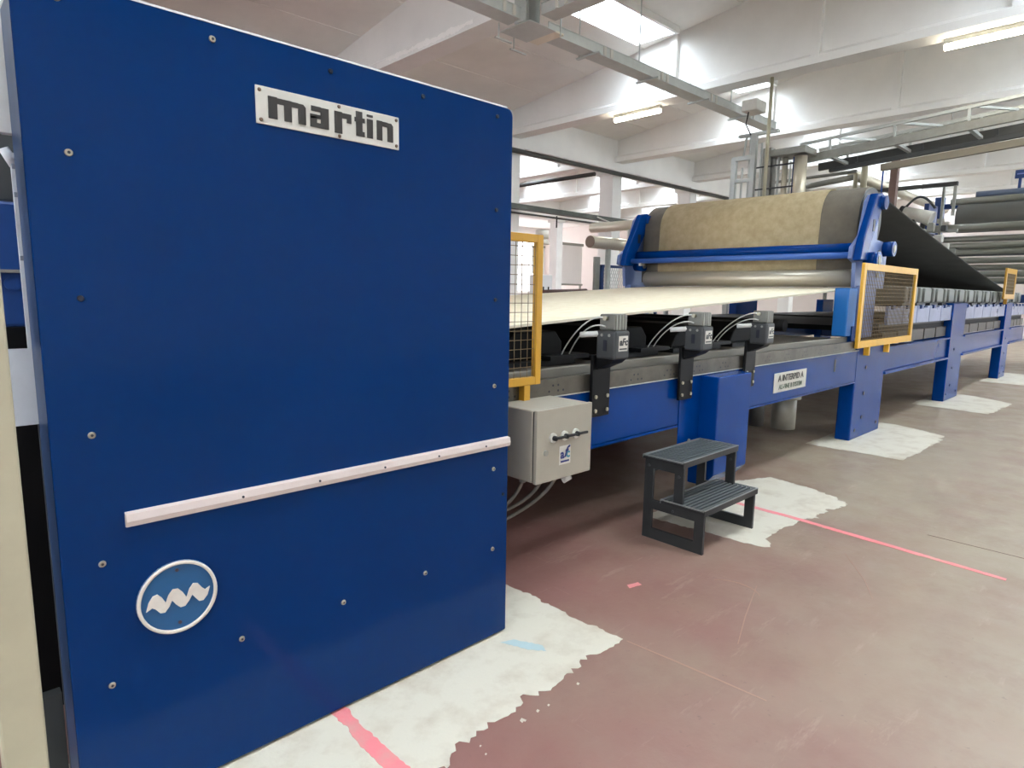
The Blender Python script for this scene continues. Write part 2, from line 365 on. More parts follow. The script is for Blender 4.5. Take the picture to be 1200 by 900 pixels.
def bolt(x, z, p, r=.0095, dark=False, y=FY):
    o = MB().cyl((x, y, z), (x, y - .005, z), r, 14, r * .8).build('bolt', HOLE if dark else SCREW, p)
    if not dark: MB().cyl((x, y - .005, z), (x, y - .0056, z), r * .4, 6).build('socket', HOLE, o)
for ix in range(5):
    for iz in range(7):
        x = .33 + .352 * ix; z = 2.17 - .352 * iz
        edge = ix in (0, 4) or iz in (0, 5)
        if edge and z > .1 and not (ix == 2 and iz == 0 and False):
            dark = (ix in (2, 3, 4) and iz in (0, 1, 2)) or (ix == 0 and iz == 2)
            bolt(x, z, cab, dark=dark, r=.0095 if not dark else .008)
bolt(1.795, .64, cab, dark=True, r=.007)
st = MB().prism([(FY, .850), (FY - .016, .853), (FY - .020, .868), (FY - .016, .888), (FY, .892)], 'x', .39, 1.818).build('bumper_strip', STRIP, cab)
st['label'] = 'pale pinkish white bumper strip'
for x in (.70, .95, 1.2, 1.44, 1.68): MB().cyl((x, FY - .0185, .872), (x, FY - .021, .872), .004, 10).build('screw', HOLE, st)
# name plate
X0, X1, Z0, Z1 = .793, 1.282, 1.972, 2.078
pl = MB().box(X0, X1, FY - .005, FY, Z0, Z1).build('name_plate', PLATE, cab, .0015); pl['label'] = 'white metal name plate reading martin in heavy dark letters'
for x, z in ((X0 + .012, Z1 - .012), (X0 + .014, Z0 + .012), (1.058, Z1 - .009), (1.058, Z0 + .008), (X1 - .011, Z1 - .011), (X1 - .011, Z0 + .012)):
    MB().cyl((x, FY - .005, z), (x, FY - .009, z), .006, 10, .004).build('screw', mat('screw_brown', (110, 92, 78), .4, metal=.6), pl)
def letter(x, polys):
    b = MB()
    for p in polys: b.prism([(x + u, 1.992 + v) for u, v in p], 'y', FY - .0075, FY - .005)
    b.build('letter', INK, pl)
def R(a, b, c, d): return [(a, c), (b, c), (b, d), (a, d)]
H = .062
letter(.829, [R(0, .027, 0, H), R(.027, .048, .044, H - .002), R(.048, .071, 0, H - .002), R(.071, .092, .044, H - .003), [(.092, 0), (.116, 0), (.116, .050), (.108, H - .004), (.092, H - .004)]])
letter(.959, [R(.004, .035, .047, H), R(.035, .062, 0, H - .001), R(0, .035, .0, .014), R(0, .022, .014, .032), R(0, .035, .026, .038)])
letter(1.041, [R(0, .026, -.004, H), R(.026, .059, .044, H - .002), R(.043, .059, .032, .044)])
letter(1.115, [R(.002, .025, 0, .076), R(.025, .034, .043, .057), R(-.003, .002, .043, .057), R(.025, .033, 0, .015)])
letter(1.157, [R(0, .022, 0, .059), R(0, .022, .066, .073)])
letter(1.194, [R(0, .021, 0, H), R(.021, .041, .046, H - .001), [(.041, 0), (.063, 0), (.063, .052), (.056, H - .002), (.041, H - .002)]])
# round badge
bx, bz, br = .508, .611, .108
bd = MB().cyl((bx, FY, bz), (bx, FY - .006, bz), br, 48).build('badge', BADGE, cab); bd['label'] = 'round blue badge with a white wave and white ring'
ring = MB()
n = 56
vs = []
for k in range(n):
    t = 2 * math.pi * k / n
    vs.append([ring.bm.verts.new((bx + r * math.cos(t), y, bz + r * math.sin(t))) for r, y in ((br * 1.0, FY - .001), (br * .985, FY - .012), (br * .91, FY - .012), (br * .9, FY - .006))])
for k in range(n):
    a, b = vs[k], vs[(k + 1) % n]
    for j in range(3):
        f = ring.bm.faces.new((a[j], b[j], b[j + 1], a[j + 1])); f.smooth = True
ring.build('ring', BADGEW, bd)
# m-shaped wave: two offset flowing edges
def wave_pts():
    key_top = [(-.085, -.020), (-.078, .004), (-.066, .021), (-.054, .023), (-.043, .010), (-.034, -.008), (-.026, .012), (-.014, .026), (0, .024), (.011, .010), (.021, -.009), (.030, .014), (.041, .027), (.053, .024), (.065, .006), (.073, -.002), (.086, .004)]
    key_bot = [(.078, -.020), (.066, -.033), (.054, -.032), (.044, -.018), (.036, -.006), (.028, -.020), (.016, -.034), (.003, -.034), (-.008, -.022), (-.018, -.006), (-.026, -.022), (-.038, -.036), (-.050, -.034), (-.062, -.018), (-.070, -.012), (-.080, -.017)]
    return key_top + key_bot
MB().prism([(bx + u, bz + v + .002) for u, v in wave_pts()], 'y', FY - .010, FY - .006).build('wave', BADGEW, bd)
for dx, dz in ((0, .082), (.0, -.078)): MB().cyl((bx + dx, FY - .006, bz + dz), (bx + dx, FY - .009, bz + dz), .005, 10).build('screw', mat('screw_red', (70, 50, 60), .4), bd)

# ------------------------------------------------------------------ beside the cabinet, at the edge of the picture
post = thing('steel_post', (.13, 1.95, 0), 'cream painted square steel post beside the blue cabinet', 'post')
MB().box(.085, .176, 1.9, 1.985, .012, 2.6).build('tube', CREAMP, post, .006)
MB().box(.06, .20, 1.88, 2.0, 0, .012).build('foot_plate', CREAMP, post)
cov = thing('plastic_cover', (.22, 2.1, 0), 'milky translucent plastic cover strip behind the cabinet edge', 'cover')
MB().box(.236, .2535, 2.10, 2.112, 1.33, 1.83).build('strip', PLASTIC, cov)
MB().box(.19, .2535, 2.10, 2.115, 1.125, 1.33).build('pocket', PLASTIC, cov)
for z in (1.79, 1.72, 1.56): MB().box(.237, .2535, 2.096, 2.10, z, z + .012).build('tape', mat('grey_tape', (140, 146, 156), .5), cov)
MB().cyl((.225, 2.11, 1.84), (.245, 2.11, 1.80), .012, 12).build('knot', PLASTIC, cov)
MB().box(.243, .2535, 2.10, 2.118, .03, 1.125).build('stem', DGREY, cov)
wp = tag(MB().box(.10, .252, 2.12, 2.15, 1.88, 2.5).build('card_panel', CORRW, None, .002), 'white card panel above the plastic strip by the cabinet', 'panel')
lm = thing('neighbour_machine', (-.1, 2.9, 0), 'blue machine frame glimpsed behind the plastic strip', 'machine')
MB().box(-.6, .33, 2.62, 2.8, 1.36, 1.76).build('plate', DBLUE, lm, .01)
MB().box(-.6, .33, 2.66, 2.8, 1.76, 2.1).build('upper_plate', DGREY, lm, .01)
MB().box(-.6, .33, 2.60, 2.62, 1.535, 1.545).build('edge_strip', ALU, lm)
MB().cyl((.27, 2.62, 1.50), (.27, 2.612, 1.50), .022, 24).build('boss', DBLUE, lm)
MB().box(-.6, .33, 2.62, 2.9, .0, 1.36).build('base', SHOE, lm)
MB().box(.20, .25, 2.2, 2.24, 0, .28).build('bracket', DGREY, lm)

# ------------------------------------------------------------------ conveyor frame
MY = 2.24
fr = thing('belt_machine', (7.0, 3.9, 0), 'long blue steel machine frame carrying the belt bed', 'machine frame')
def far(y): return 2 * 3.93 - y
MB().box(.35, 7.07, MY, MY + .06, .63, .955).build('side_beam', BLUE, fr, .008)
MB().box(.35, 7.07, MY, MY + .16, .615, .63).build('beam_flange', BLUE, fr)
MB().box(.35, 7.07, far(MY), far(MY) + .06, .62, .955).build('side_beam', BLUE, fr, .008)
rl = MB().box(.35, 6.97, MY - .012, MY + .03, .957, 1.052).build('perforated_rail', RAIL, fr, .003)
for k in range(13):
    x = 2.05 + k * .36
    hb = MB()
    for dx, dz in ((0, 0), (.03, .03), (.07, .03), (.07, .0), (.11, .0)):
        hb.cyl((x + dx, MY - .0125, .985 + dz), (x + dx, MY - .0135, .985 + dz), .0065, 8)
    hb.build('bolt_holes', HOLE, rl)['kind'] = 'stuff'
MB().box(.35, 7.0, MY + .085, MY + .13, 1.0, 1.088).build('guide_bar', mat('guide_bar_grey', (128, 124, 114), .45, metal=.4), fr, .004)
MB().box(.35, 7.07, MY - .016, MY + .05, .952, .957).build('edge_strip', GALV, fr)  # pale strip imitates the highlight on the beam's top edge
MB().box(.42, 5.2, 3.7, 5.2, .03, .95).build('shade_box', SHOE, fr)  # black box added to darken the space under the bed
MB().box(.35, 7.0, MY + .13, far(MY), 1.0, 1.07).build('bed_plate', BED, fr)
for k, x in enumerate((2.42, 3.32, 4.22, 5.12)):
    MB().prism([(x - .08, 1.10), (x + .5, 1.10), (x + .5, 1.20), (x + .44, 1.27), (x + .1, 1.27), (x - .02, 1.19)], 'y', MY + .36, far(MY) - .25).build('press_shoe', SHOE, fr, .01)
    MB().box(x - .14, x + .56, MY + .30, far(MY) - .2, 1.07, 1.10).build('shoe_plate', BLACK, fr)
for x, z in ((5.95, 1.22), (6.45, 1.20)):
    MB().cyl((x, MY + .5, z), (x, far(MY) - .2, z), .06, 24).build('idler_roller', BLACK, fr)
MB().prism([(.4, 1.07), (7.2, 1.07), (7.2, 1.53), (.4, 1.17)], 'y', far(MY) - .46, far(MY) - .40).build('dark_backing', SHOE, fr)  # black sheet added so the gap under the belt stays dark
for z in (1.2, 1.33): MB().box(5.2, 7.1, far(MY) - .5, far(MY) - .46, z, z + .025).build('backing_rib', DGREY, fr)
# corner cover block and its leg
cb = MB().prism([(MY - .14, .945), (MY - .14, .26), (MY - .06, .17), (MY + .06, .17), (MY + .06, .945)], 'x', 3.96, 4.44).build('leg_cover', BLUE, fr, .008)
cb['label'] = 'bright blue box-shaped leg cover'
MB().box(3.70, 3.96, MY - .006, MY, .40, .955).build('gusset', BLUE, fr)
MB().cyl((3.84, MY - .006, .50), (3.84, MY - .012, .50), .018, 8).build('bolt', ALU, fr)
# hanging support cylinder
hc = MB().cyl((6.0, 2.5, .25), (6.0, 2.5, .6), .11, 28).build('support_cylinder', ALU, fr)
MB().cyl((6.0, 2.5, .54), (6.0, 2.5, .57), .145, 28).build('collar', ALU, hc)
MB().cyl((5.68, 2.62, .3), (5.68, 2.62, .6), .07, 20).build('support_cylinder', DGREY, fr)
# posts
for i, (x0, x1, zt) in enumerate(((7.07, 8.0, 1.0), (10.9, 11.72, 1.43), (14.93, 15.55, 1.43))):
    ps = MB().box(x0, x1, MY, MY + .15, 0, zt).build('post', BLUE, fr, .012)
    for z in (.22, .48, .76): MB().cyl((x0 + .3, MY, z), (x0 + .3, MY - .006, z), .02, 6).build('bolt', HOLE, ps)
    for dx in (.12, x1 - x0 - .12): MB().cyl((x0 + dx, MY, .1), (x0 + dx, MY - .006, .1), .018, 6).build('bolt', HOLE, ps)
    MB().box(x0, x1, far(MY) - .09, far(MY) + .06, 0, zt).build('post', BLUE, fr, .012)
    MB().box(x0 + .05, x0 + .2, MY + .15, far(MY) - .09, .62, .8).build('cross_member', DBLUE, fr)
MB().box(6.86, 7.1, MY + .06, MY + .2, 1.10, 1.585).build('end_box', SKYBLUE, fr, .01)['label'] = 'light blue box at the end of the bed'
MB().box(7.0, 7.1, MY + .05, MY + .1, .95, 1.2).build('end_plate', BLUE, fr)
for i, (x0, x1) in enumerate(((8.0, 10.9), (11.72, 14.93), (15.55, 17.4))):
    MB().box(x0, x1, MY + .03, MY + .09, .66, .93).build('side_beam', BLUE, fr, .008)
    MB().box(x0, x1, MY - .02, MY + .09, .635, .66).build('beam_flange', BLUE, fr)
    MB().box(x0, x1, MY - .02, MY + .09, .925, .945).build('beam_flange', BLUE, fr)
    MB().box(x0, x1, far(MY), far(MY) + .06, .64, .94).build('side_beam', BLUE, fr)
    n = 5; w = (x1 - x0) / n
    for k in range(n):
        MB().box(x0 + k * w + .02, x0 + (k + 1) * w - .02, MY + .06, MY + .3, .96, 1.10).build('heating_plate', BED, fr, .006)
        MB().prism([(x0 + k * w + .01, 1.19), (x0 + (k + 1) * w - .01, 1.19), (x0 + (k + 1) * w - .01, 1.40), (x0 + (k + 1) * w - .12, 1.40), (x0 + (k + 1) * w - .12, 1.375), (x0 + k * w + .12, 1.375), (x0 + k * w + .12, 1.40), (x0 + k * w + .01, 1.40)], 'y', MY + .02, MY + .05).build('side_plate', mat('pale_blue_plate', (150, 160, 190), .3, metal=.4, var=.2, scale=3, rvar=.1), fr, .004)
        MB().box(x0 + k * w + .1, x0 + k * w + .2, MY - .002, MY + .03, 1.365, 1.41).build('latch', DBLUE, fr)
    MB().box(x0, x1, MY + .1, far(MY), 1.10, 1.16).build('bed_plate', SHOE, fr)
    MB().box(x0, x1, MY + .1, MY + .16, 1.16, 1.19).build('guide_bar', DGREY, fr)
# sign on the frame
sg = MB().box(5.27 * .974, 5.94 * .974, MY - .006, MY, .70, .865).build('sign_plate', PLATE, fr, .003); sg['label'] = 'small white sign plate with two lines of dark lettering'
cx = 5.605 * .974
text_mesh('lettering', 'A INTERPID A', .074, (cx, MY - .008, .815), sg, INK, .001, bold=.0016, sx=1.12)
text_mesh('lettering', 'ALI-FINE II SYSTEM', .056, (cx, MY - .008, .742), sg, mat('letter_green', (70, 84, 66), .5), .001, bold=.0012, sx=1.02)
MB().box(6.45, 6.49, MY - .003, MY, .78, .90).build('slot', HOLE, fr)
# pressure heads along the machine
for k in range(13):
    x = 8.75 + .625 * k
    h = MB().box(x, x + .54, MY + .06, MY + .5, 1.43, 1.635).build('pressure_head', mat('head_grey', (112, 114, 108), .45, metal=.3), fr, .03, 3)
    MB().cyl((x + .12, MY + .055, 1.45), (x + .12, MY + .055, 1.62), .02, 10).build('rib', MATS['head_grey'], h)
    MB().box(x + .05, x + .45, MY + .1, MY + .4, 1.39, 1.43).build('clamp', DGREY, h)

# ------------------------------------------------------------------ belts and drum stand
SA, SB = 1.1904, .0532
def sz(x): return SA + SB * x
belt = thing('conveyor_belt', (4.5, 3.9, 1.3), 'cream felt belt sloping from the cabinet up to the drum', 'belt')
MB().ribbon([(.4 + k * .367, sz(.4 + k * .367) - .012) for k in range(21)], 2.5, 5.25, .012).build('web', CREAMB, belt)
MB().ribbon([(.4 + k * .367, sz(.4 + k * .367) - .0125) for k in range(21)], 2.475, 2.5, .0132).build('hem', mat('belt_hem', (206, 198, 176), .8), belt)
DX, DZ, DR = 8.12, 2.38, .36      # drum
RX, RZ, RR = 7.72, 1.705, .098     # bright press roller
ds = thing('drum_stand', (8.0, 3.9, 0), 'blue bearing stand holding the belt drum above the machine', 'drum stand')
MB().cyl((DX, 2.56, DZ), (DX, 5.42, DZ), DR - .012, 48).build('drum', DGREY, ds)
MB().cyl((RX, 2.56, RZ), (RX, 5.30, RZ), RR, 32).build('press_roller', STEEL, ds)
for y0 in (2.40, 5.42):
    s_ = 1 if y0 < 3 else -1
    q = thing('side_plate', (0, 0, 0), 'blue side plate with raking arm and round bosses', None); del q['label']
    q.parent = ds; q.location = Vector((0, 0, 0)) - Vector((0, 0, 0))
    sp = MB().prism([(7.45, 1.60), (8.40, 1.60), (8.42, 2.12), (8.02, 2.14), (8.02, 2.50), (7.93, 2.60), (7.72, 2.60), (7.62, 2.52), (7.50, 2.15), (7.30, 2.02), (7.28, 1.90), (7.42, 1.86)], 'y', y0 + .05, y0 + .09).build('back_plate', mat('pale_stand_blue', (110, 130, 180), .35, var=.15, scale=3), q)
    MB().prism([(7.30, 1.88), (7.52, 1.88), (7.58, 2.06), (7.90, 2.52), (7.90, 2.60), (7.80, 2.625), (7.66, 2.60), (7.60, 2.50), (7.36, 2.08)], 'y', y0 - .03, y0 + .05).build('arm', BLUE, q, .012)
    MB().cyl((7.84, y0 - .07, 2.52), (7.84, y0 + .06, 2.52), .075, 24).build('bearing', BLUE, q)
    MB().cyl((8.30, y0 - .06, 2.05), (8.30, y0 + .06, 2.05), .085, 24).build('bearing', BLUE, q)
    MB().cyl((8.30, y0 - .065, 2.05), (8.30, y0 - .06, 2.05), .045, 16).build('bearing_cap', ALU, q)
    MB().cyl((7.68, y0 - .10, 1.90), (7.68, y0 + .04, 1.90), .085, 24).build('bearing', BLUE, q)
    MB().cyl((7.68, y0 - .105, 1.90), (7.68, y0 - .10, 1.90), .05, 16).build('bearing_cap', ALU, q)
    MB().box(7.595, 7.655, y0 - .034, y0 - .03, 2.20, 2.32).build('slot', HOLE, q)
    for z in (1.75, 2.0): MB().cyl((8.12, y0 + .05, z), (8.12, y0 + .035, z), .03, 8).build('bolt', ALU, q)
    MB().box(7.5, 7.98, y0 - .01, y0 + .1, 1.2 if s_ < 0 else 1.05, 1.62).build('foot', MATS['pale_stand_blue'], q, .01)
MB().cyl((7.62, 2.42, 2.03), (7.62, 5.44, 2.03), .055, 24).build('cross_bar', BLUE, ds)
MB().cyl((7.48, 2.42, 1.945), (7.48, 5.50, 1.945), .035, 24).build('tie_rod', mat('tie_rod_blue', (60, 100, 176), .3), ds)
MB().box(7.46, 7.54, 5.22, 5.26, 1.88, 1.93).build('clip', PLATE, ds)
# belt wound over the drum: grey base band with a tan cover, both come up from the press roller
def wrap(off, z_bot=1.66):
    r = DR + off; pts = [(RX + .02 + off * .2, z_bot), (DX - r - .02, 1.95)]
    for k in range(15):
        t = math.pi - k / 14 * math.radians(108); pts.append((DX + r * math.cos(t), DZ + r * math.sin(t)))
    return pts
gb = thing('drum_belt', (DX, 3.9, 1.7), 'grey belt with a tan cover wrapped over the drum', 'belt')
wp_ = wrap(.0)
MB().ribbon(wp_, 2.58, 5.40, -.012).build('drum_wrap', GREYB, gb)
MB().ribbon(wrap(.016), 2.98, 5.13, -.008).build('tan_cover', TANB, gb)['label'] = 'mottled tan cover cloth'
tx, tz = DX + DR * math.cos(math.radians(72)), DZ + DR * math.sin(math.radians(72))
ex, ez = 17.6, 1.60
run = [(tx, tz), (tx + .25, tz - .05)] + [(tx + .25 + (ex - tx - .25) * k / 20, tz - .05 + (ez - tz + .05) * k / 20 - .05 * math.sin(math.pi * k / 20)) for k in range(1, 21)]
MB().ribbon(run, 2.58, 5.40, .014).build('return_run', SHADEB, gb)['label'] = 'grey belt run in painted shade descending behind the stand'

# ------------------------------------------------------------------ side guides with air cylinders
def actuator(x, label, s=1.0):
    a = thing('guide_actuator', (x, MY - .06, .8), label, 'actuator', 'side guide actuators on the machine rail')
    y = MY - .09
    MB().box(x - .075, x + .085, y + .045, y + .065, .81, 1.16).build('bracket', BLACK, a, .004)
    MB().prism([(y + .045, 1.08), (y + .045, 1.145), (y - .08, 1.145), (y - .05, 1.12)], 'x', x - .05, x + .06).build('shelf', BLACK, a)
    g = MB().box(x - .075, x + .055, y - .10, y + .03, 1.145, 1.30).build('gear_housing', DGREY, a, .012)
    MB().box(x - .0765, x - .075, y - .045, y - .02, 1.19, 1.25).build('slot', HOLE, g)
    for yy in (-.06, .04): MB().cyl((x - .075, y + yy * .5 - .03, 1.275), (x - .08, y + yy * .5 - .03, 1.275), .008, 8).build('screw', ALU, g)
    sk = MB().box(x - .045, x + .035, y - .1015, y - .10, 1.19, 1.272).build('sticker', PLATE, g)
    text_mesh('logo', 'aFc', .052, (x - .005, y - .1025, 1.238), sk, DGREY, .0004, bold=.0022, shear=.2)
    MB().box(x - .038, x + .028, y - .1024, y - .1015, 1.198, 1.206).build('logo_bar', DGREY, sk)
    c = MB().box(x - .065, x + .045, y - .088, y + .02, 1.30, 1.388).build('air_cylinder', mat('cylinder_grey', (112, 112, 104), .4, metal=.4), a, .01)
    for k in range(4): MB().box(x - .055 + k * .026, x - .046 + k * .026, y - .091, y - .088, 1.303, 1.385).build('rib', ALU, c)
    MB().cyl((x - .065, y - .03, 1.365), (x - .085, y - .03, 1.365), .012, 10).build('fitting', SCREW, c)
    MB().cyl((x - .06, y + .02, 1.28), (x - .10, y + .12, 1.27), .016, 10).build('valve', HOSE, g)
    for k, (z0, dx, dz) in enumerate(((1.365, .05, 1.11), (1.32, .12, 1.11))):
        p0 = Vector((x - .07, y - .03, z0)); p3 = Vector((x + dx, y + .40, dz)); p1 = p0 + Vector((-.07, .06, .04)); p2 = p3 + Vector((.0, -.06, .12))
        pts = [p0 * (1 - t) ** 3 + p1 * 3 * t * (1 - t) ** 2 + p2 * 3 * t * t * (1 - t) + p3 * t ** 3 for t in [i / 14 for i in range(15)]]
        MB().tube(pts, .0042, 8).build('air_hose', HOSE, a)
    MB().box(x - .1, x + .25, y + .34, y + .5, 1.105, 1.13).build('guide_foot', BLACK, a)
    for dx in (-.045, .06):
        for z in (.845, .925): MB().cyl((x + dx, y + .045, z), (x + dx, y + .037, z), .011, 8).build('bolt', SCREW, a)
actuator(2.80, 'grey air actuator on a black bracket, nearest the grey switch box')
actuator(3.70, 'grey air actuator on a black bracket above the step stool')
actuator(4.60, 'grey air actuator beside the blue leg cover and white sign')

# ------------------------------------------------------------------ grey switch box
eb = thing('switch_box', (2.2, 2.1, .62), 'grey wall-mounted switch box with three selector knobs under the yellow guard', 'switch box')
MB().box(2.03, 2.42, 1.975, MY - .01, .625, .965).build('body', EBOX, eb, .006)
dr = MB().box(2.03, 2.42, 1.945, 1.966, .622, .968).build('door', EBOX, eb, .004)
MB().box(2.036, 2.414, 1.966, 1.975, .63, .96).build('gasket', RUBBER, eb)
for k, x in enumerate((2.135, 2.215, 2.295)):
    kn = MB().cyl((x, 1.945, .83), (x, 1.935, .83), .023, 24).build('selector', PLATE, dr)
    MB().cyl((x, 1.935, .83), (x, 1.92, .83), .012, 16).build('knob', RUBBER, kn)
    MB().box(x - .006, x + .062, 1.912, 1.924, .826, .838).build('lever', RUBBER, kn, .003)
lk = MB().cyl((2.09, 1.945, .765), (2.09, 1.938, .765), .014, 16).build('lock', ALU, dr)
sk = MB().box(2.185, 2.265, 1.9438, 1.945, .69, .78).build('sticker', PLATE, dr)
text_mesh('logo', 'a', .062, (2.205, 1.9425, .74), sk, NAVY, .0004, bold=.002)
text_mesh('logo', 'f', .075, (2.226, 1.9425, .748), sk, NAVY, .0004, bold=.002, shear=.4)
text_mesh('logo', 'c', .062, (2.246, 1.9425, .74), sk, TEAL, .0004, bold=.002)
MB().box(2.195, 2.255, 1.943, 1.9438, .70, .709).build('logo_bar', NAVY, sk)
for k, (x, y, tgt) in enumerate(((2.10, 2.1, (1.80, 2.3, .34)), (2.22, 2.08, (1.86, 2.3, .38)), (2.30, 2.06, (1.78, 2.28, .30)))):
    MB().cyl((x, y, .625), (x, y, .59), .016, 12).build('cable_gland', ALU, eb)
    p0 = Vector((x, y, .6)); p3 = Vector(tgt); pts = [p0 * (1 - t) ** 2 + Vector((x - .02, y + .05, .42)) * 2 * t * (1 - t) + p3 * t * t for t in [i / 12 for i in range(13)]]
    MB().tube(pts, .009, 8).build('cable', CABLE, eb)
MB().cyl((2.33, 2.0, .60), (2.31, 2.03, .575), .02, 12).build('cable_tag', HOSE, eb)
MB().cyl((1.98, 2.17, .47), (1.965, 2.18, .44), .02, 12).build('cable_tag', HOSE, eb)

# ------------------------------------------------------------------ yellow mesh guards
def guard(x0, x1, z0, z1, y, fw, cell, m_, label, feet, r=.0025):
    g = thing('mesh_guard', ((x0 + x1) / 2, y, z0), label, 'guard', 'yellow mesh guards')
    MB().box(x0, x0 + fw, y, y + .03, z0, z1).build('frame_bar', m_, g, .003); MB().box(x1 - fw, x1, y, y + .03, z0, z1).build('frame_bar', m_, g, .003)
    MB().box(x0 + fw, x1 - fw, y, y + .03, z1 - fw, z1).build('frame_bar', m_, g, .003); MB().box(x0 + fw, x1 - fw, y, y + .03, z0, z0 + fw).build('frame_bar', m_, g, .003)
    b = MB(); n = int((x1 - x0) / cell); k = 1
    while x0 + k * cell < x1 - fw * .5:
        b.cyl((x0 + k * cell, y + .015, z0 + fw * .5), (x0 + k * cell, y + .015, z1 - fw * .5), r, 5, cap=False); k += 1
    k = 1
    while z0 + k * cell < z1 - fw * .5:
        b.cyl((x0 + fw * .5, y + .018, z0 + k * cell), (x1 - fw * .5, y + .018, z0 + k * cell), r, 5, cap=False); k += 1
    b.build('wire_mesh', WIRE, g)['kind'] = 'stuff'
    for x in feet: MB().box(x, x + .04, y, y + .05, z0 - .09, z0).build('bracket', m_, g)
    return g
guard(1.5, 2.305, 1.04, 1.775, 2.19, .04, .045, OCH, 'ochre framed wire mesh guard partly hidden behind the blue cabinet', (2.19,), .0018)
guard(6.9, 8.75, .985, 1.835, 2.19, .07, .04, YEL, 'yellow framed wire mesh guard on the post below the drum', (7.25, 7.9), .0028)
guard(14.3, 15.3, 1.5, 2.05, 2.2, .09, .06, OCH, 'small ochre framed mesh guard far down the machine', (14.6,), .006)

# ------------------------------------------------------------------ step stool
st = thing('step_stool', (3.55, 1.95, 0), 'black steel two-step stool standing in front of the blue machine', 'step stool')
def side_frame(x):
    t = .02; x0, x1 = x, x + t
    w = .06
    b = MB()
    yb, ym, yf = 2.17, 1.96, 1.755
    for a in ((yb - w, yb, 0, .50), (yf, yf + w, 0, .245)): b.box(x0, x1, *a)
    b.box(x0, x1, yf + w, yb - w, 0, .065); b.box(x0, x1, yf + w, yb - w, .19, .245)
    b.box(x0, x1, ym - w, ym, .245, .50); b.box(x0, x1, ym, yb - w, .445, .50)
    o = b.build('side_frame', STOOL, st)
    for y, z in ((yb - .03, .46), (ym - .03, .43), (ym, .21)): MB().cyl((x0, y, z), (x0 - .006, y, z), .009, 8).build('bolt', DGREY, o)
side_frame(3.235); side_frame(3.86)
def tread(y0, y1, z):
    o = MB().box(3.225, 3.89, y0, y1, z, z + .012).build('tread', TREADB, st)
    b = MB(); n = 9
    for k in range(n):
        y = y0 + .012 + k * (y1 - y0 - .024) / n; b.box(3.235, 3.88, y, y + (y1 - y0 - .024) / n * .5, z + .012, z + .025)
    b.build('ridges', TREAD, o)['kind'] = 'stuff'
    MB().box(3.224, 3.891, y0 - .004, y0, z - .012, z + .024).build('nosing', STOOL, o); MB().box(3.224, 3.891, y0 - .005, y0 + .004, z + .022, z + .027).build('edge_trim', EDGE, o)
    MB().box(3.224, 3.891, y1, y1 + .004, z, z + .024).build('edge_trim', EDGE, o); 
    for x in (3.223, 3.887): MB().box(x, x + .006, y0, y1, z + .018, z + .0255).build('edge_trim', EDGE, o)
tread(1.90, 2.18, .50); tread(1.75, 2.04, .245)
MB().box(3.255, 3.86, 2.16, 2.172, .40, .47).build('brace', STOOL, st)

# ------------------------------------------------------------------ overhead: lamps, trays, pipes
def lamp(x, y0, y1, z, label):
    o = thing('ceiling_lamp', (x, (y0 + y1) / 2, z), label, 'lamp', 'fluorescent tube lamps')
    MB().box(x - .05, x + .05, y0, y1, z + .03, z + .095).build('housing', PLATE, o)
    MB().cyl((x, y0 + .01, z), (x, y1 - .01, z), .05, 14).build('tube', TUBE, o)
lamp(11.55, 7.78, 8.93, 5.2, 'lit fluorescent tube lamp under the roof beam, above the drum')
lamp(11.60, 1.72, 2.88, 5.2, 'lit fluorescent tube lamp under the roof beam, at the picture edge')

def channel(name, ax, a, b, c, z0, h, w, m_, label, cat='cable tray'):
    """a folded sheet-metal tray running along ax"""
    o = thing(name, ((a + b) / 2 if ax == 'x' else c, c if ax == 'x' else (a + b) / 2, z0), label, cat)
    def bx(u0, u1, v0, v1, za, zb):
        return MB().box(u0, u1, v0, v1, za, zb) if ax == 'x' else MB().box(v0, v1, u0, u1, za, zb)
    bx(a, b, c - w / 2, c + w / 2, z0, z0 + .006).build('floor_plate', m_, o)
    for v in (c - w / 2, c + w / 2 - .006):
        bx(a, b, v, v + .006, z0 + .006, z0 + h).build('side_wall', m_, o)
    for v in (c - w / 2 - .012, c + w / 2 - .006): bx(a, b, v, v + .018, z0 + h, z0 + h + .01).build('lip', m_, o)
    return o, bx
tr, bx_ = channel('cable_tray', 'x', 6.62, 13.6, 6.42, 4.95, .13, .26, GALV, 'long galvanised cable tray running under the roof beams')
for x in (7.6, 9.1, 10.7, 12.2):
    MB().box(x, x + .05, 6.2, 6.64, 4.925, 4.95).build('bracket', GALV, tr); MB().box(x + .2, x + .26, 6.275, 6.288, 4.96, 5.08).build('coupler', PLATE, tr); MB().box(x + .36, x + .42, 6.275, 6.288, 4.96, 5.08).build('coupler', PLATE, tr)
    MB().cyl((x + .02, 6.6, 4.95), (x + .02, 6.6, 5.3 if abs(x - 10.7) < .1 else zr(6.6)), .012, 8).build('hanger_rod', GALV, tr)
tl, bx_ = channel('cable_tray', 'x', 3.2, 6.12, 6.42, 4.97, .13, .26, GALV, 'short galvanised cable tray leading to the tray junction')
MB().box(5.78, 5.83, 6.275, 6.288, 4.98, 5.1).build('coupler', PLATE, tl); MB().box(5.95, 6.0, 6.275, 6.288, 4.98, 5.1).build('coupler', PLATE, tl)
ty, bx_ = channel('cable_tray', 'y', 1.5, 6.05, 6.36, 4.99, .13, .26, GALV, 'galvanised cable tray crossing towards the aisle from the junction')
for y in (5.75, 5.6): MB().box(6.215, 6.23, y, y + .05, 5.0, 5.12).build('coupler', PLATE, ty)
tj = thing('tray_junction', (6.4, 6.4, 4.93), 'galvanised tray junction plate with a vertical riser', 'cable tray')
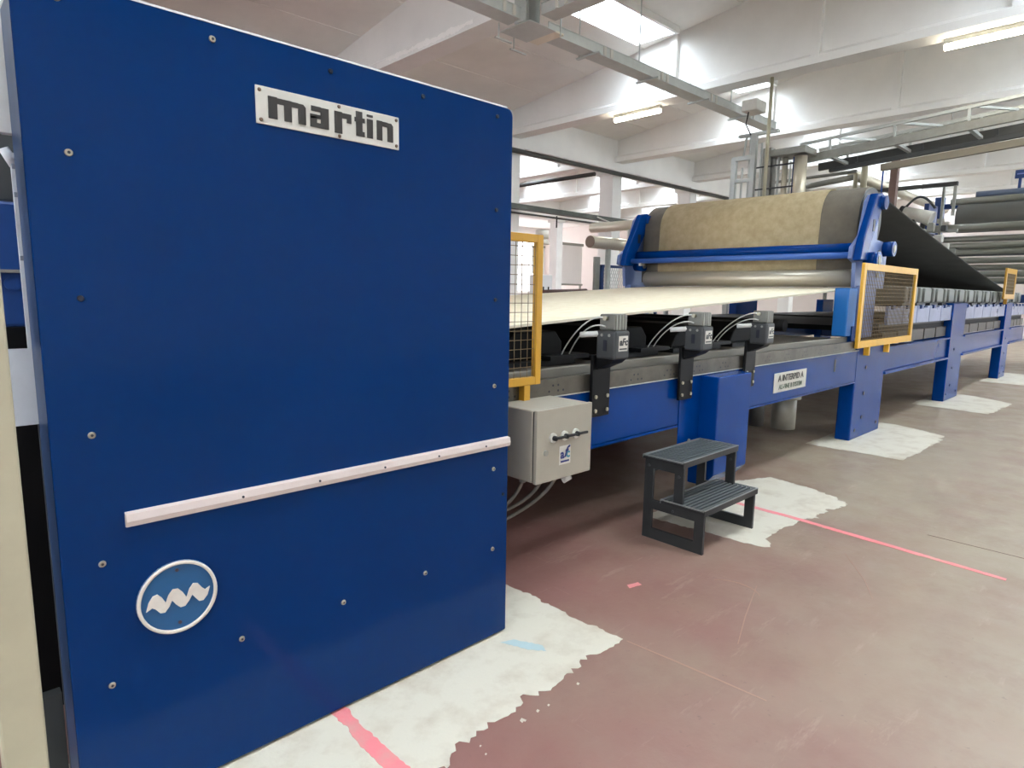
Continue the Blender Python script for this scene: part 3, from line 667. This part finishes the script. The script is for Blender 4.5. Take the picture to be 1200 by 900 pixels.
MB().box(6.12, 6.62, 6.15, 6.7, 4.925, 4.935).build('junction_plate', GALV, tj); MB().box(6.62, 6.8, 6.17, 6.66, 4.925, 4.95).build('junction_lip', STEEL, tj)
MB().box(6.10, 6.36, 6.40, 6.41, 4.94, 5.95).build('riser', GALV, tj); MB().box(6.10, 6.11, 6.20, 6.40, 4.94, 5.95).build('riser', GALV, tj); MB().box(6.35, 6.36, 6.2, 6.4, 4.94, 5.95).build('riser', GALV, tj)
for x, y in ((6.02, 6.62), (6.45, 6.78)): 
    MB().box(x, x + .015, y, y + .015, 4.82, 5.0).build('hanger', GALV, tj); MB().box(x - .05, x + .25, y, y + .03, 4.80, 4.82).build('hanger_bar', GALV, tj)
MB().box(6.72, 6.735, 6.16, 6.175, 4.9, 5.15).build('hanger', GALV, tj)

# pipe pole from the beam, next to a bundle of vertical ducts
tag(MB().tube([(11.46, 5.43, 5.3), (11.46, 5.43, 2.2)], .032, 12).build('hanging_pipe', CREAMP), 'thin pale vertical pipe hanging from the roof beam', 'pipe')
kp = thing('duct_cluster', (11.9, 5.6, 2.4), 'cluster of upright steel ducts and glazed frame behind the drum', 'ducts')
def vbar(x, y, z0, z1, w, m_, nm='upright'): MB().box(x - w / 2, x + w / 2, y - w / 2, y + w / 2, z0, z1).build(nm, m_, kp)
vbar(11.8, 6.22, 0, 4.08, .09, GALV); vbar(11.8, 5.84, 0, 4.45, .09, GALV); vbar(11.95, 5.62, 2.45, 4.2, .16, ALU, 'duct'); vbar(11.95, 5.50, 2.45, 4.1, .05, ALU)
MB().cyl((11.9, 5.28, 2.45), (11.9, 5.28, 3.98), .05, 16).build('duct', STEEL, kp)
MB().cyl((11.9, 5.0, 2.45), (11.9, 5.0, 3.98), .11, 24).build('duct', STEEL, kp)
vbar(12.0, 5.14, 2.45, 4.0, .06, DBLUE)
MB().box(11.76, 11.84, 5.8, 6.26, 4.02, 4.10).build('cross_rail', GALV, kp); MB().box(11.77, 11.83, 5.84, 6.22, 3.62, 3.68).build('cross_rail', GALV, kp)
MB().box(11.78, 11.82, 5.84, 6.22, 3.2, 3.26).build('cross_rail', GALV, kp)
MB().tube([(11.8, 6.05, 4.06), (11.8, 6.02, 4.3), (11.8, 6.0, 4.5)], .02, 8).build('conduit', GALV, kp)
MB().box(11.75, 11.85, 5.4, 6.15, 4.44, 4.49).build('cross_rail', GALV, kp)
MB().box(11.6, 12.0, 5.75, 6.05, 4.86, 5.06).build('junction_box', PLATE, kp, .02)
MB().tube([(11.7, 5.95, 4.86), (11.68, 5.98, 4.65), (11.75, 5.9, 4.45)], .012, 8).build('cable', RUBBER, kp)

for y, z1, w in ((5.72, 4.3, .03), (5.95, 4.45, .025), (5.38, 4.1, .035), (6.08, 3.9, .03), (5.16, 3.9, .025)): vbar(11.85, y, 2.45, z1, w, GALV)
for z in (3.45, 3.85): MB().box(11.83, 11.86, 5.0, 5.9, z, z + .025).build('cross_rail', DGREY, kp)
MB().box(11.7, 12.2, 4.85, 5.5, 4.0, 4.12).build('header_box', ALU, kp, .01)

# lattice tray bridge across the aisle
ga = thing('tray_bridge', (12.5, 2.5, 3.9), 'grey steel ladder bridge carrying trays across the aisle at ceiling height', 'tray bridge')
def yb(y0, y1, x, z0, z1, w, m_, nm): MB().box(x - w / 2, x + w / 2, y0, y1, z0, z1).build(nm, m_, ga)
YA, YZ = -2.0, 5.25
yb(YA, YZ, 12.5, 4.15, 4.29, .07, ALU, 'side_channel'); yb(YA, YZ, 12.5, 4.48, 4.53, .05, GALV, 'handrail')
yb(YA, YZ, 13.4, 4.15, 4.29, .07, DGREY, 'side_channel'); yb(YA, YZ, 13.4, 4.52, 4.58, .05, GALV, 'handrail')
for k in range(7):
    y = 4.72 - k * 1.05
    MB().box(12.48, 12.52, y - .02, y + .02, 4.29, 4.48).build('baluster', GALV, ga); MB().box(13.38, 13.42, y - .02, y + .02, 4.29, 4.52).build('baluster', GALV, ga)
    MB().box(12.5, 13.4, y - .03, y + .03, 4.16, 4.21).build('rung', GALV, ga)
    MB().prism([(12.5, y - .06), (12.56, y - .06), (13.4, y - .5), (13.34, y - .5)], 'z', 4.49, 4.53).build('brace', GALV, ga)
    MB().box(13.0, 13.04, y - .3, y - .26, 4.1, 4.2).build('drop_hanger', DGREY, ga)
yb(YA, 4.9, 13.0, 4.0, 4.06, .1, DGREY, 'lower_tray'); yb(YA, 3.9, 12.6, 3.78, 3.89, .09, mat('brownish_tray', (132, 124, 108), .5, metal=.4), 'lower_rail')
MB().cyl((12.5, -1.0, 4.5), (12.5, -1.0, zr(-1) + .3), .012, 8).build('hanger_rod', GALV, ga)
ga.rotation_euler.x = -.07
tag(MB().box(13.4, 13.55, 3.86, 3.98, 2.45, 4.0).build('brown_post', BROWN, None, .01), 'brown painted steel hanger post under the tray bridge', 'post')
pp = thing('pipe_run', (13.5, 4.5, 2.5), 'grey pipe manifold with elbows behind the belt drum', 'pipes')
MB().tube([(13.5, 4.45, 2.45), (13.5, 4.45, 3.95)], .06, 14).build('riser_pipe', CREAMP, pp); MB().tube([(13.5, 4.60, 2.45), (13.5, 4.60, 3.85)], .04, 12).build('riser_pipe', CREAMP, pp)
for z in (2.9, 3.4): MB().cyl((13.5, 4.45, z), (13.5, 4.45, z + .05), .085, 16).build('flange', CREAMP, pp)
MB().tube([(13.6, 4.6, 3.8), (13.6, 5.5, 3.72), (13.6, 5.75, 3.68), (13.6, 5.85, 3.55), (13.6, 5.85, 3.3)], .055, 12).build('elbow_pipe', ALU, pp)
MB().tube([(13.0, 5.9, 3.45), (14.6, 5.3, 3.35)], .05, 12).build('cross_pipe', STEEL, pp)
MB().tube([(13.4, 6.3, 3.3), (13.4, 5.0, 3.3)], .05, 12).build('cross_pipe', DGREY, pp); MB().tube([(13.6, 6.3, 3.1), (13.6, 5.0, 3.05)], .045, 12).build('cross_pipe', DPIPE, pp)
for z, x, m_ in ((3.92, 13.7, ALU), (3.55, 13.4, GALV), (3.42, 13.8, DPIPE), (3.2, 13.5, STEEL)): MB().tube([(x, 4.66, z), (x, 6.4, z - .04)], .032, 10).build('cross_pipe', m_, pp)
MB().tube([(13.3, 5.55, 3.62), (15.6, 4.75, 3.3)], .05, 12).build('cross_pipe', PLATE, pp)
for k, (y, m_) in enumerate(((5.75, STEEL), (5.3, STEEL), (6.1, CREAMP))): MB().cyl((13.2, y, 2.6), (13.2, y, 3.3), .03, 10).build('stub_pipe', m_, pp)
tag(MB().tube([(14.5, 5.2, 3.42), (19.5, 5.2, 3.42)], .09, 14).build('insulated_pipe', PLATE), 'silver insulated pipe running towards the second machine', 'pipe')
tag(MB().tube([(14.2, 4.9, 3.95), (21.5, 4.9, 3.95)], .1, 14).build('insulated_pipe', STEEL), 'bright insulated pipe higher up by the brown post', 'pipe')
dk = tag(MB().box(15.9, 16.0, 3.45, 5.95, 3.80, 3.88).build('steel_rail', DPIPE), 'dark horizontal steel rail beyond the brown post', 'rail')
MB().box(15.92, 15.98, 5.85, 5.92, 0, 3.80).build('leg', ALU, dk); MB().box(15.92, 15.98, 3.46, 3.51, 3.2, 3.80).build('drop_bar', ALU, dk)
tag(MB().tube([(13.9, 4.25, 4.0), (13.9, 4.25, 2.6)], .015, 8).build('air_line', BLUE), 'thin blue vertical air line beside the brown post', 'pipe')
# valve group
vg = thing('valve_group', (16.0, 4.2, 2.3), 'white valve and hose group hanging beside the dark belt', 'valve')
MB().cyl((16, 4.40, 3.36), (16, 3.86, 3.16), .1, 18, .16).build('valve_body', PLATE, vg); MB().cyl((16, 4.48, 3.39), (16, 4.40, 3.36), .1, 18).build('valve_cap', RUBBER, vg)
hp = [Vector((16, 4.42 - .6 * t, 3.38 + .26 * math.sin(math.pi * t))) for t in [i / 10 for i in range(11)]]
MB().tube(hp, .025, 8).build('hose', DGREY, vg); MB().tube([(16, 4.02, 2.3), (16, 4.02, 3.2)], .05, 10).build('stand_pipe', DGREY, vg)
for k, (y, z, w, h, m_) in enumerate(((4.30, 2.98, .14, .16, PLATE), (4.05, 2.86, .2, .2, PLATE), (3.86, 2.98, .12, .2, ALU), (3.70, 2.74, .16, .16, PLATE), (4.5, 3.10, .12, .1, ALU), (3.62, 2.95, .1, .12, DGREY), (3.92, 2.62, .3, .12, ALU), (3.6, 2.56, .2, .16, PLATE), (4.2, 3.12, .08, .1, DGREY))):
    MB().box(15.92, 16.08, y - w / 2, y + w / 2, z - h / 2, z + h / 2).build('fitting', m_, vg, .02)
MB().box(16.08, 16.15, 3.4, 4.6, 2.88, 2.94).build('manifold', ALU, vg); MB().box(16.08, 16.15, 3.4, 4.6, 2.44, 2.54).build('manifold', ALU, vg)
for y in (4.62, 3.72): MB().tube([(16.11, y, 2.3), (16.11, y, 3.86)], .03, 10).build('hanger_pipe', ALU, vg)

# steel rolls stored behind the stand
o = tag(MB().cyl((8.5, 7.0, 2.35), (11.2, 7.0, 2.35), .105, 24).build('steel_roll', STEEL), 'shiny steel roll end-on behind the drum stand', 'roll')
MB().cyl((8.495, 7.0, 2.35), (8.5, 7.0, 2.35), .10, 24).build('end_cap', mat('end_rust', (128, 110, 96), .6), o)
MB().tube([(9.0, 7.0, 2.25), (9.0, 7.0, 0)], .05, 12).build('stand_leg', GALV, o); MB().tube([(10.9, 7.0, 2.25), (10.9, 7.0, 0)], .05, 12).build('stand_leg', GALV, o)
o = tag(MB().cyl((9.2, 5.4, 2.66), (9.2, 7.55, 2.66), .085, 24).build('steel_roll', STEEL), 'long pale steel roll lying crosswise above the other roll', 'roll')
MB().tube([(9.2, 6.7, 2.62), (9.2, 6.7, 0)], .04, 10).build('stand_leg', GALV, o)

# dark services along the near column row
tag(MB().tube([(-2, 11.8, 4.95), (23, 11.8, 4.95)], .06, 12).build('dark_pipe', DPIPE), 'long dark pipe under the gutter girder', 'pipe')
tag(MB().tube([(15.3, 12.5, 5.0), (15.3, 20.5, 5.0)], .06, 12).build('dark_pipe', DPIPE), 'dark pipe branching into the neighbouring bay', 'pipe')
o = tag(MB().box(3, 19, 11.75, 11.95, 3.56, 3.68).build('cable_duct', mat('dark_duct', (84, 88, 82), .5, metal=.3, var=.2)), 'dark grey cable duct along the near column row', 'cable duct')
MB().tube([(3, 11.75, 3.45), (19, 11.75, 3.45)], .025, 8).build('conduit', DPIPE, o)
MB().tube([(14.5, 11.7, 3.62), (15.1, 11.65, 3.5), (15.8, 11.6, 3.42), (16.5, 11.6, 3.42)], .02, 8).build('cable', HOSE, o)
MB().tube([(12.85, 11.75, 3.5), (12.85, 11.75, 3.2)], .02, 8).build('hook', RUBBER, o)

# ------------------------------------------------------------------ neighbouring bay
ecb = thing('electrical_cabinet', (22.2, 21.0, 0), 'light grey electrical cabinet by the far columns', 'cabinet')
MB().box(21.7, 22.75, 21.0, 21.5, .05, 2.3).build('body', mat('pale_grey_cab', (196, 198, 198), .5), ecb, .01); MB().box(21.75, 21.95, 20.99, 21.0, 1.6, 2.2).build('vent', DGREY, ecb)
for x in (22.1, 22.45): MB().box(x, x + .08, 20.98, 21.0, 1.1, 1.75).build('handle', BLACK, ecb)
wb = thing('white_panel', (22.3, 21.3, 2.4), 'white panel mounted above the electrical cabinet', 'panel')
MB().box(21.95, 22.75, 21.55, 21.6, 2.35, 3.6).build('board', PLATE, wb); MB().box(21.9, 22.8, 21.54, 21.62, 3.6, 3.68).build('top_rail', ALU, wb)
MB().cyl((22.4, 21.4, 4.0), (22.4, 21.4, 4.4), .32, 20).build('filter_drum', PLATE, wb); MB().cyl((22.4, 21.4, 3.75), (22.4, 21.4, 3.95), .36, 20, .28).build('filter_skirt', PLATE, wb)
nb = thing('notice_board', (28.5, 24.8, 1.6), 'tall white board between far columns left of the mesh fence', 'board')
MB().box(27.6, 29.6, 24.95, 25.0, 2.0, 4.2).build('board', WALLW, nb); MB().box(27.5, 29.7, 24.93, 25.0, 4.2, 4.35).build('top_rail', ALU, nb); MB().box(27.5, 29.7, 24.93, 25.0, 1.9, 2.0).build('bottom_rail', ALU, nb)
for x in (27.7, 29.5): MB().box(x - .05, x + .05, 24.93, 25.0, 0, 1.9).build('leg', ALU, nb)
mf = thing('mesh_fence', (10.5, 8.0, 0), 'dark blue framed diamond mesh fence behind the drum stand', 'fence')
for x in (10.08, 11.05, 12.0): MB().box(x, x + .06, 7.97, 8.03, 0, 2.05).build('post', DBLUE, mf)
for z in (.3, 2.0): MB().box(10.08, 12.06, 7.98, 8.02, z, z + .05).build('rail', DBLUE, mf)
b = MB()
k = -34
while k < 60:
    for s_ in (1, -1):
        # diamond wire from bottom to top, clipped to the frame
        xs = 10.1 + k * .07; x_e = xs + s_ * .85
        z0, z1 = .33, 2.0
        def cl(x, z, X): return z
        pa, pb_ = Vector((xs, 8.0, z0)), Vector((x_e, 8.0, z1))
        d = pb_ - pa; t0, t1 = 0, 1
        lo, hi = sorted(((10.12 - pa.x) / d.x, (12.0 - pa.x) / d.x)); t0 = max(t0, lo); t1 = min(t1, hi)
        if t1 > t0: b.cyl(pa + d * t0, pa + d * t1, .006, 4, cap=False)
    k += 1
b.build('wire_mesh', GALV, mf)['kind'] = 'stuff'
gp = tag(MB().box(9.90, 10.05, 8.0, 8.06, 0, 2.2).build('grey_post', ALU, None, .01), 'flat grey post beside the mesh fence', 'post')
rr = thing('rusty_rail', (9.3, 8.3, 1.4), 'dark rusty barrier rail beyond the belt', 'rail')
MB().tube([(8.75, 8.3, 1.50), (10.0, 8.3, 1.54)], .04, 10).build('bar', mat('rust', (92, 66, 60), .7), rr)
for x in (8.85, 9.7): MB().tube([(x, 8.3, 0), (x, 8.3, 1.5)], .03, 8).build('leg', MATS['rust'], rr)
for i, (x0, x1, y, z0, z1) in enumerate(((12, 19, 31.75, 1.5, 5.2), (20.5, 26, 31.75, 1.5, 5.2), (27.5, 32.5, 31.75, 1.5, 5.2), (4, 11, 31.75, 1.5, 5.2))):
    w = thing('window_%d' % (i + 1), ((x0 + x1) / 2, y, z0), 'bright rear window strip, %s along the rear wall' % ords[i], 'window', 'rear windows', 'structure')
    MB().box(x0, x1, y, y + .03, z0, z1).build('pane', PANE_WIN, w)
    for k in range(5):
        x = x0 + (x1 - x0) * k / 4; MB().box(x - .06, x + .06, y - .06, y, z0, z1).build('mullion', WHITE, w)
    for z in (z0, (z0 + z1) / 2, z1): MB().box(x0 - .06, x1 + .06, y - .05, y, z - .05, z + .05).build('transom', WHITE, w)

# tall unseen windows added to brighten the hall from aisle, gable and end walls
for i, (ax, a, b) in enumerate((('y', 15.5, 19.5), ('y', 21, 25), ('y', 27, 31.5), ('x', -5.5, .5), ('x', 3, 9), ('e', -6.8, -1.5))):
    z0, z1 = 1.6, 5.0
    def wbox(u0, u1, d0, d1, za, zb):
        if ax == 'e': return MB().box(33.5 - d1, 33.5 - d0, u0, u1, za, zb)
        return MB().box(u0, u1, Y0 + d0, Y0 + d1, za, zb) if ax == 'y' else MB().box(-7.4 + d0, -7.4 + d1, u0, u1, za, zb)
    w = thing('window_%d' % (i + 5), ((a + b) / 2, Y0, z0) if ax == 'y' else (33.5 if ax == 'e' else -7.4, (a + b) / 2, z0), 'added unseen daylight window in the %s' % ('aisle wall, nearest the gable', 'aisle wall, in the middle', 'aisle wall, by the end wall', 'gable wall beside the aisle', 'gable wall behind the machine line', 'end wall facing the aisle')[i], 'window', 'added unseen windows', 'structure')
    wbox(a, b, .0, .03, z0, z1).build('pane', PANE_ADDED, w)
    for k in range(5): u = a + (b - a) * k / 4; wbox(u - .06, u + .06, .03, .09, z0, z1).build('mullion', WHITE, w)
    for z in (z0, (z0 + z1) / 2, z1): wbox(a - .06, b + .06, .03, .08, z - .05, z + .05).build('transom', WHITE, w)

# ------------------------------------------------------------------ second machine
m2 = thing('roller_stand', (18.5, 2.8, 0), 'second blue machine with a tall bank of grey rollers', 'machine')
RL = mat('roller_grey', (140, 142, 132), .4, metal=.4)
for k, (x, z, r) in enumerate(((18.0, 3.12, .09), (18.0, 2.86, .07), (17.9, 2.70, .075), (17.9, 2.55, .075), (17.8, 2.36, .07), (17.8, 2.20, .07), (17.7, 2.05, .07), (17.7, 1.90, .07))):
    MB().cyl((x, -.4, z), (x, 4.3, z), r, 20).build('roller', RL, m2)
MB().cyl((18.9, -.4, 3.42), (18.9, 4.0, 3.42), .34, 40).build('drum', mat('drum_dark', (112, 112, 106), .6), m2)
MB().cyl((18.5, -.4, 3.78), (18.5, 4.1, 3.78), .08, 20).build('roller', RL, m2)
MB().box(19.9, 20.1, -.4, 4.6, 3.80, 3.92).build('cross_beam', DBLUE, m2); MB().cyl((20, -.4, 4.1), (20, 3.9, 4.1), .09, 16).build('tie_bar', mat('grey_blue_bar', (100, 116, 140), .4), m2)
for y in (4.55, -.5):
    MB().box(19.8, 20.0, y, y + .2, 1.4, 4.1).build('upright', BLUE if False else DBLUE, m2, .01); MB().box(17.6, 20.0, y, y + .1, 1.4, 1.9).build('side_plate', DBLUE, m2)
    MB().box(17.6, 17.8, y, y + .12, 0, 1.9).build('upright', DBLUE, m2); MB().box(18.5, 19.3, y, y + .1, 3.05, 3.8).build('bearing_plate', DBLUE, m2)
    MB().box(17.7, 19.9, y, y + .1, 3.0, 3.1).build('side_rail', DBLUE, m2); MB().box(19.8, 20.0, y, y + .2, 0, 1.4).build('leg', DBLUE, m2)
for y, z in ((4.2, 3.28), (4.1, 3.2), (4.3, 2.62), (4.35, 2.48)): MB().box(18.2, 18.3, y - .06, y + .08, z, z + .1).build('lamp_block', PLATE, m2)
MB().box(17.5, 17.56, -.4, 4.4, 2.44, 2.48).build('front_bar', DGREY, m2); MB().box(17.6, 19.8, -.4, 4.5, 1.42, 1.6).build('bed', DBLUE, m2)
ss = thing('station_sign', (20.0, 3.1, 4.1), 'small blue sign on a short stem above the second machine', 'sign')
MB().box(19.98, 20.02, 2.92, 3.16, 4.42, 4.62).build('board', DBLUE, ss, .004); MB().box(19.98, 20.02, 3.02, 3.08, 4.18, 4.42).build('stem', DBLUE, ss); MB().box(19.975, 19.98, 2.96, 3.12, 4.51, 4.54).build('lettering', mat('sign_pale', (120, 134, 190), .5), ss)
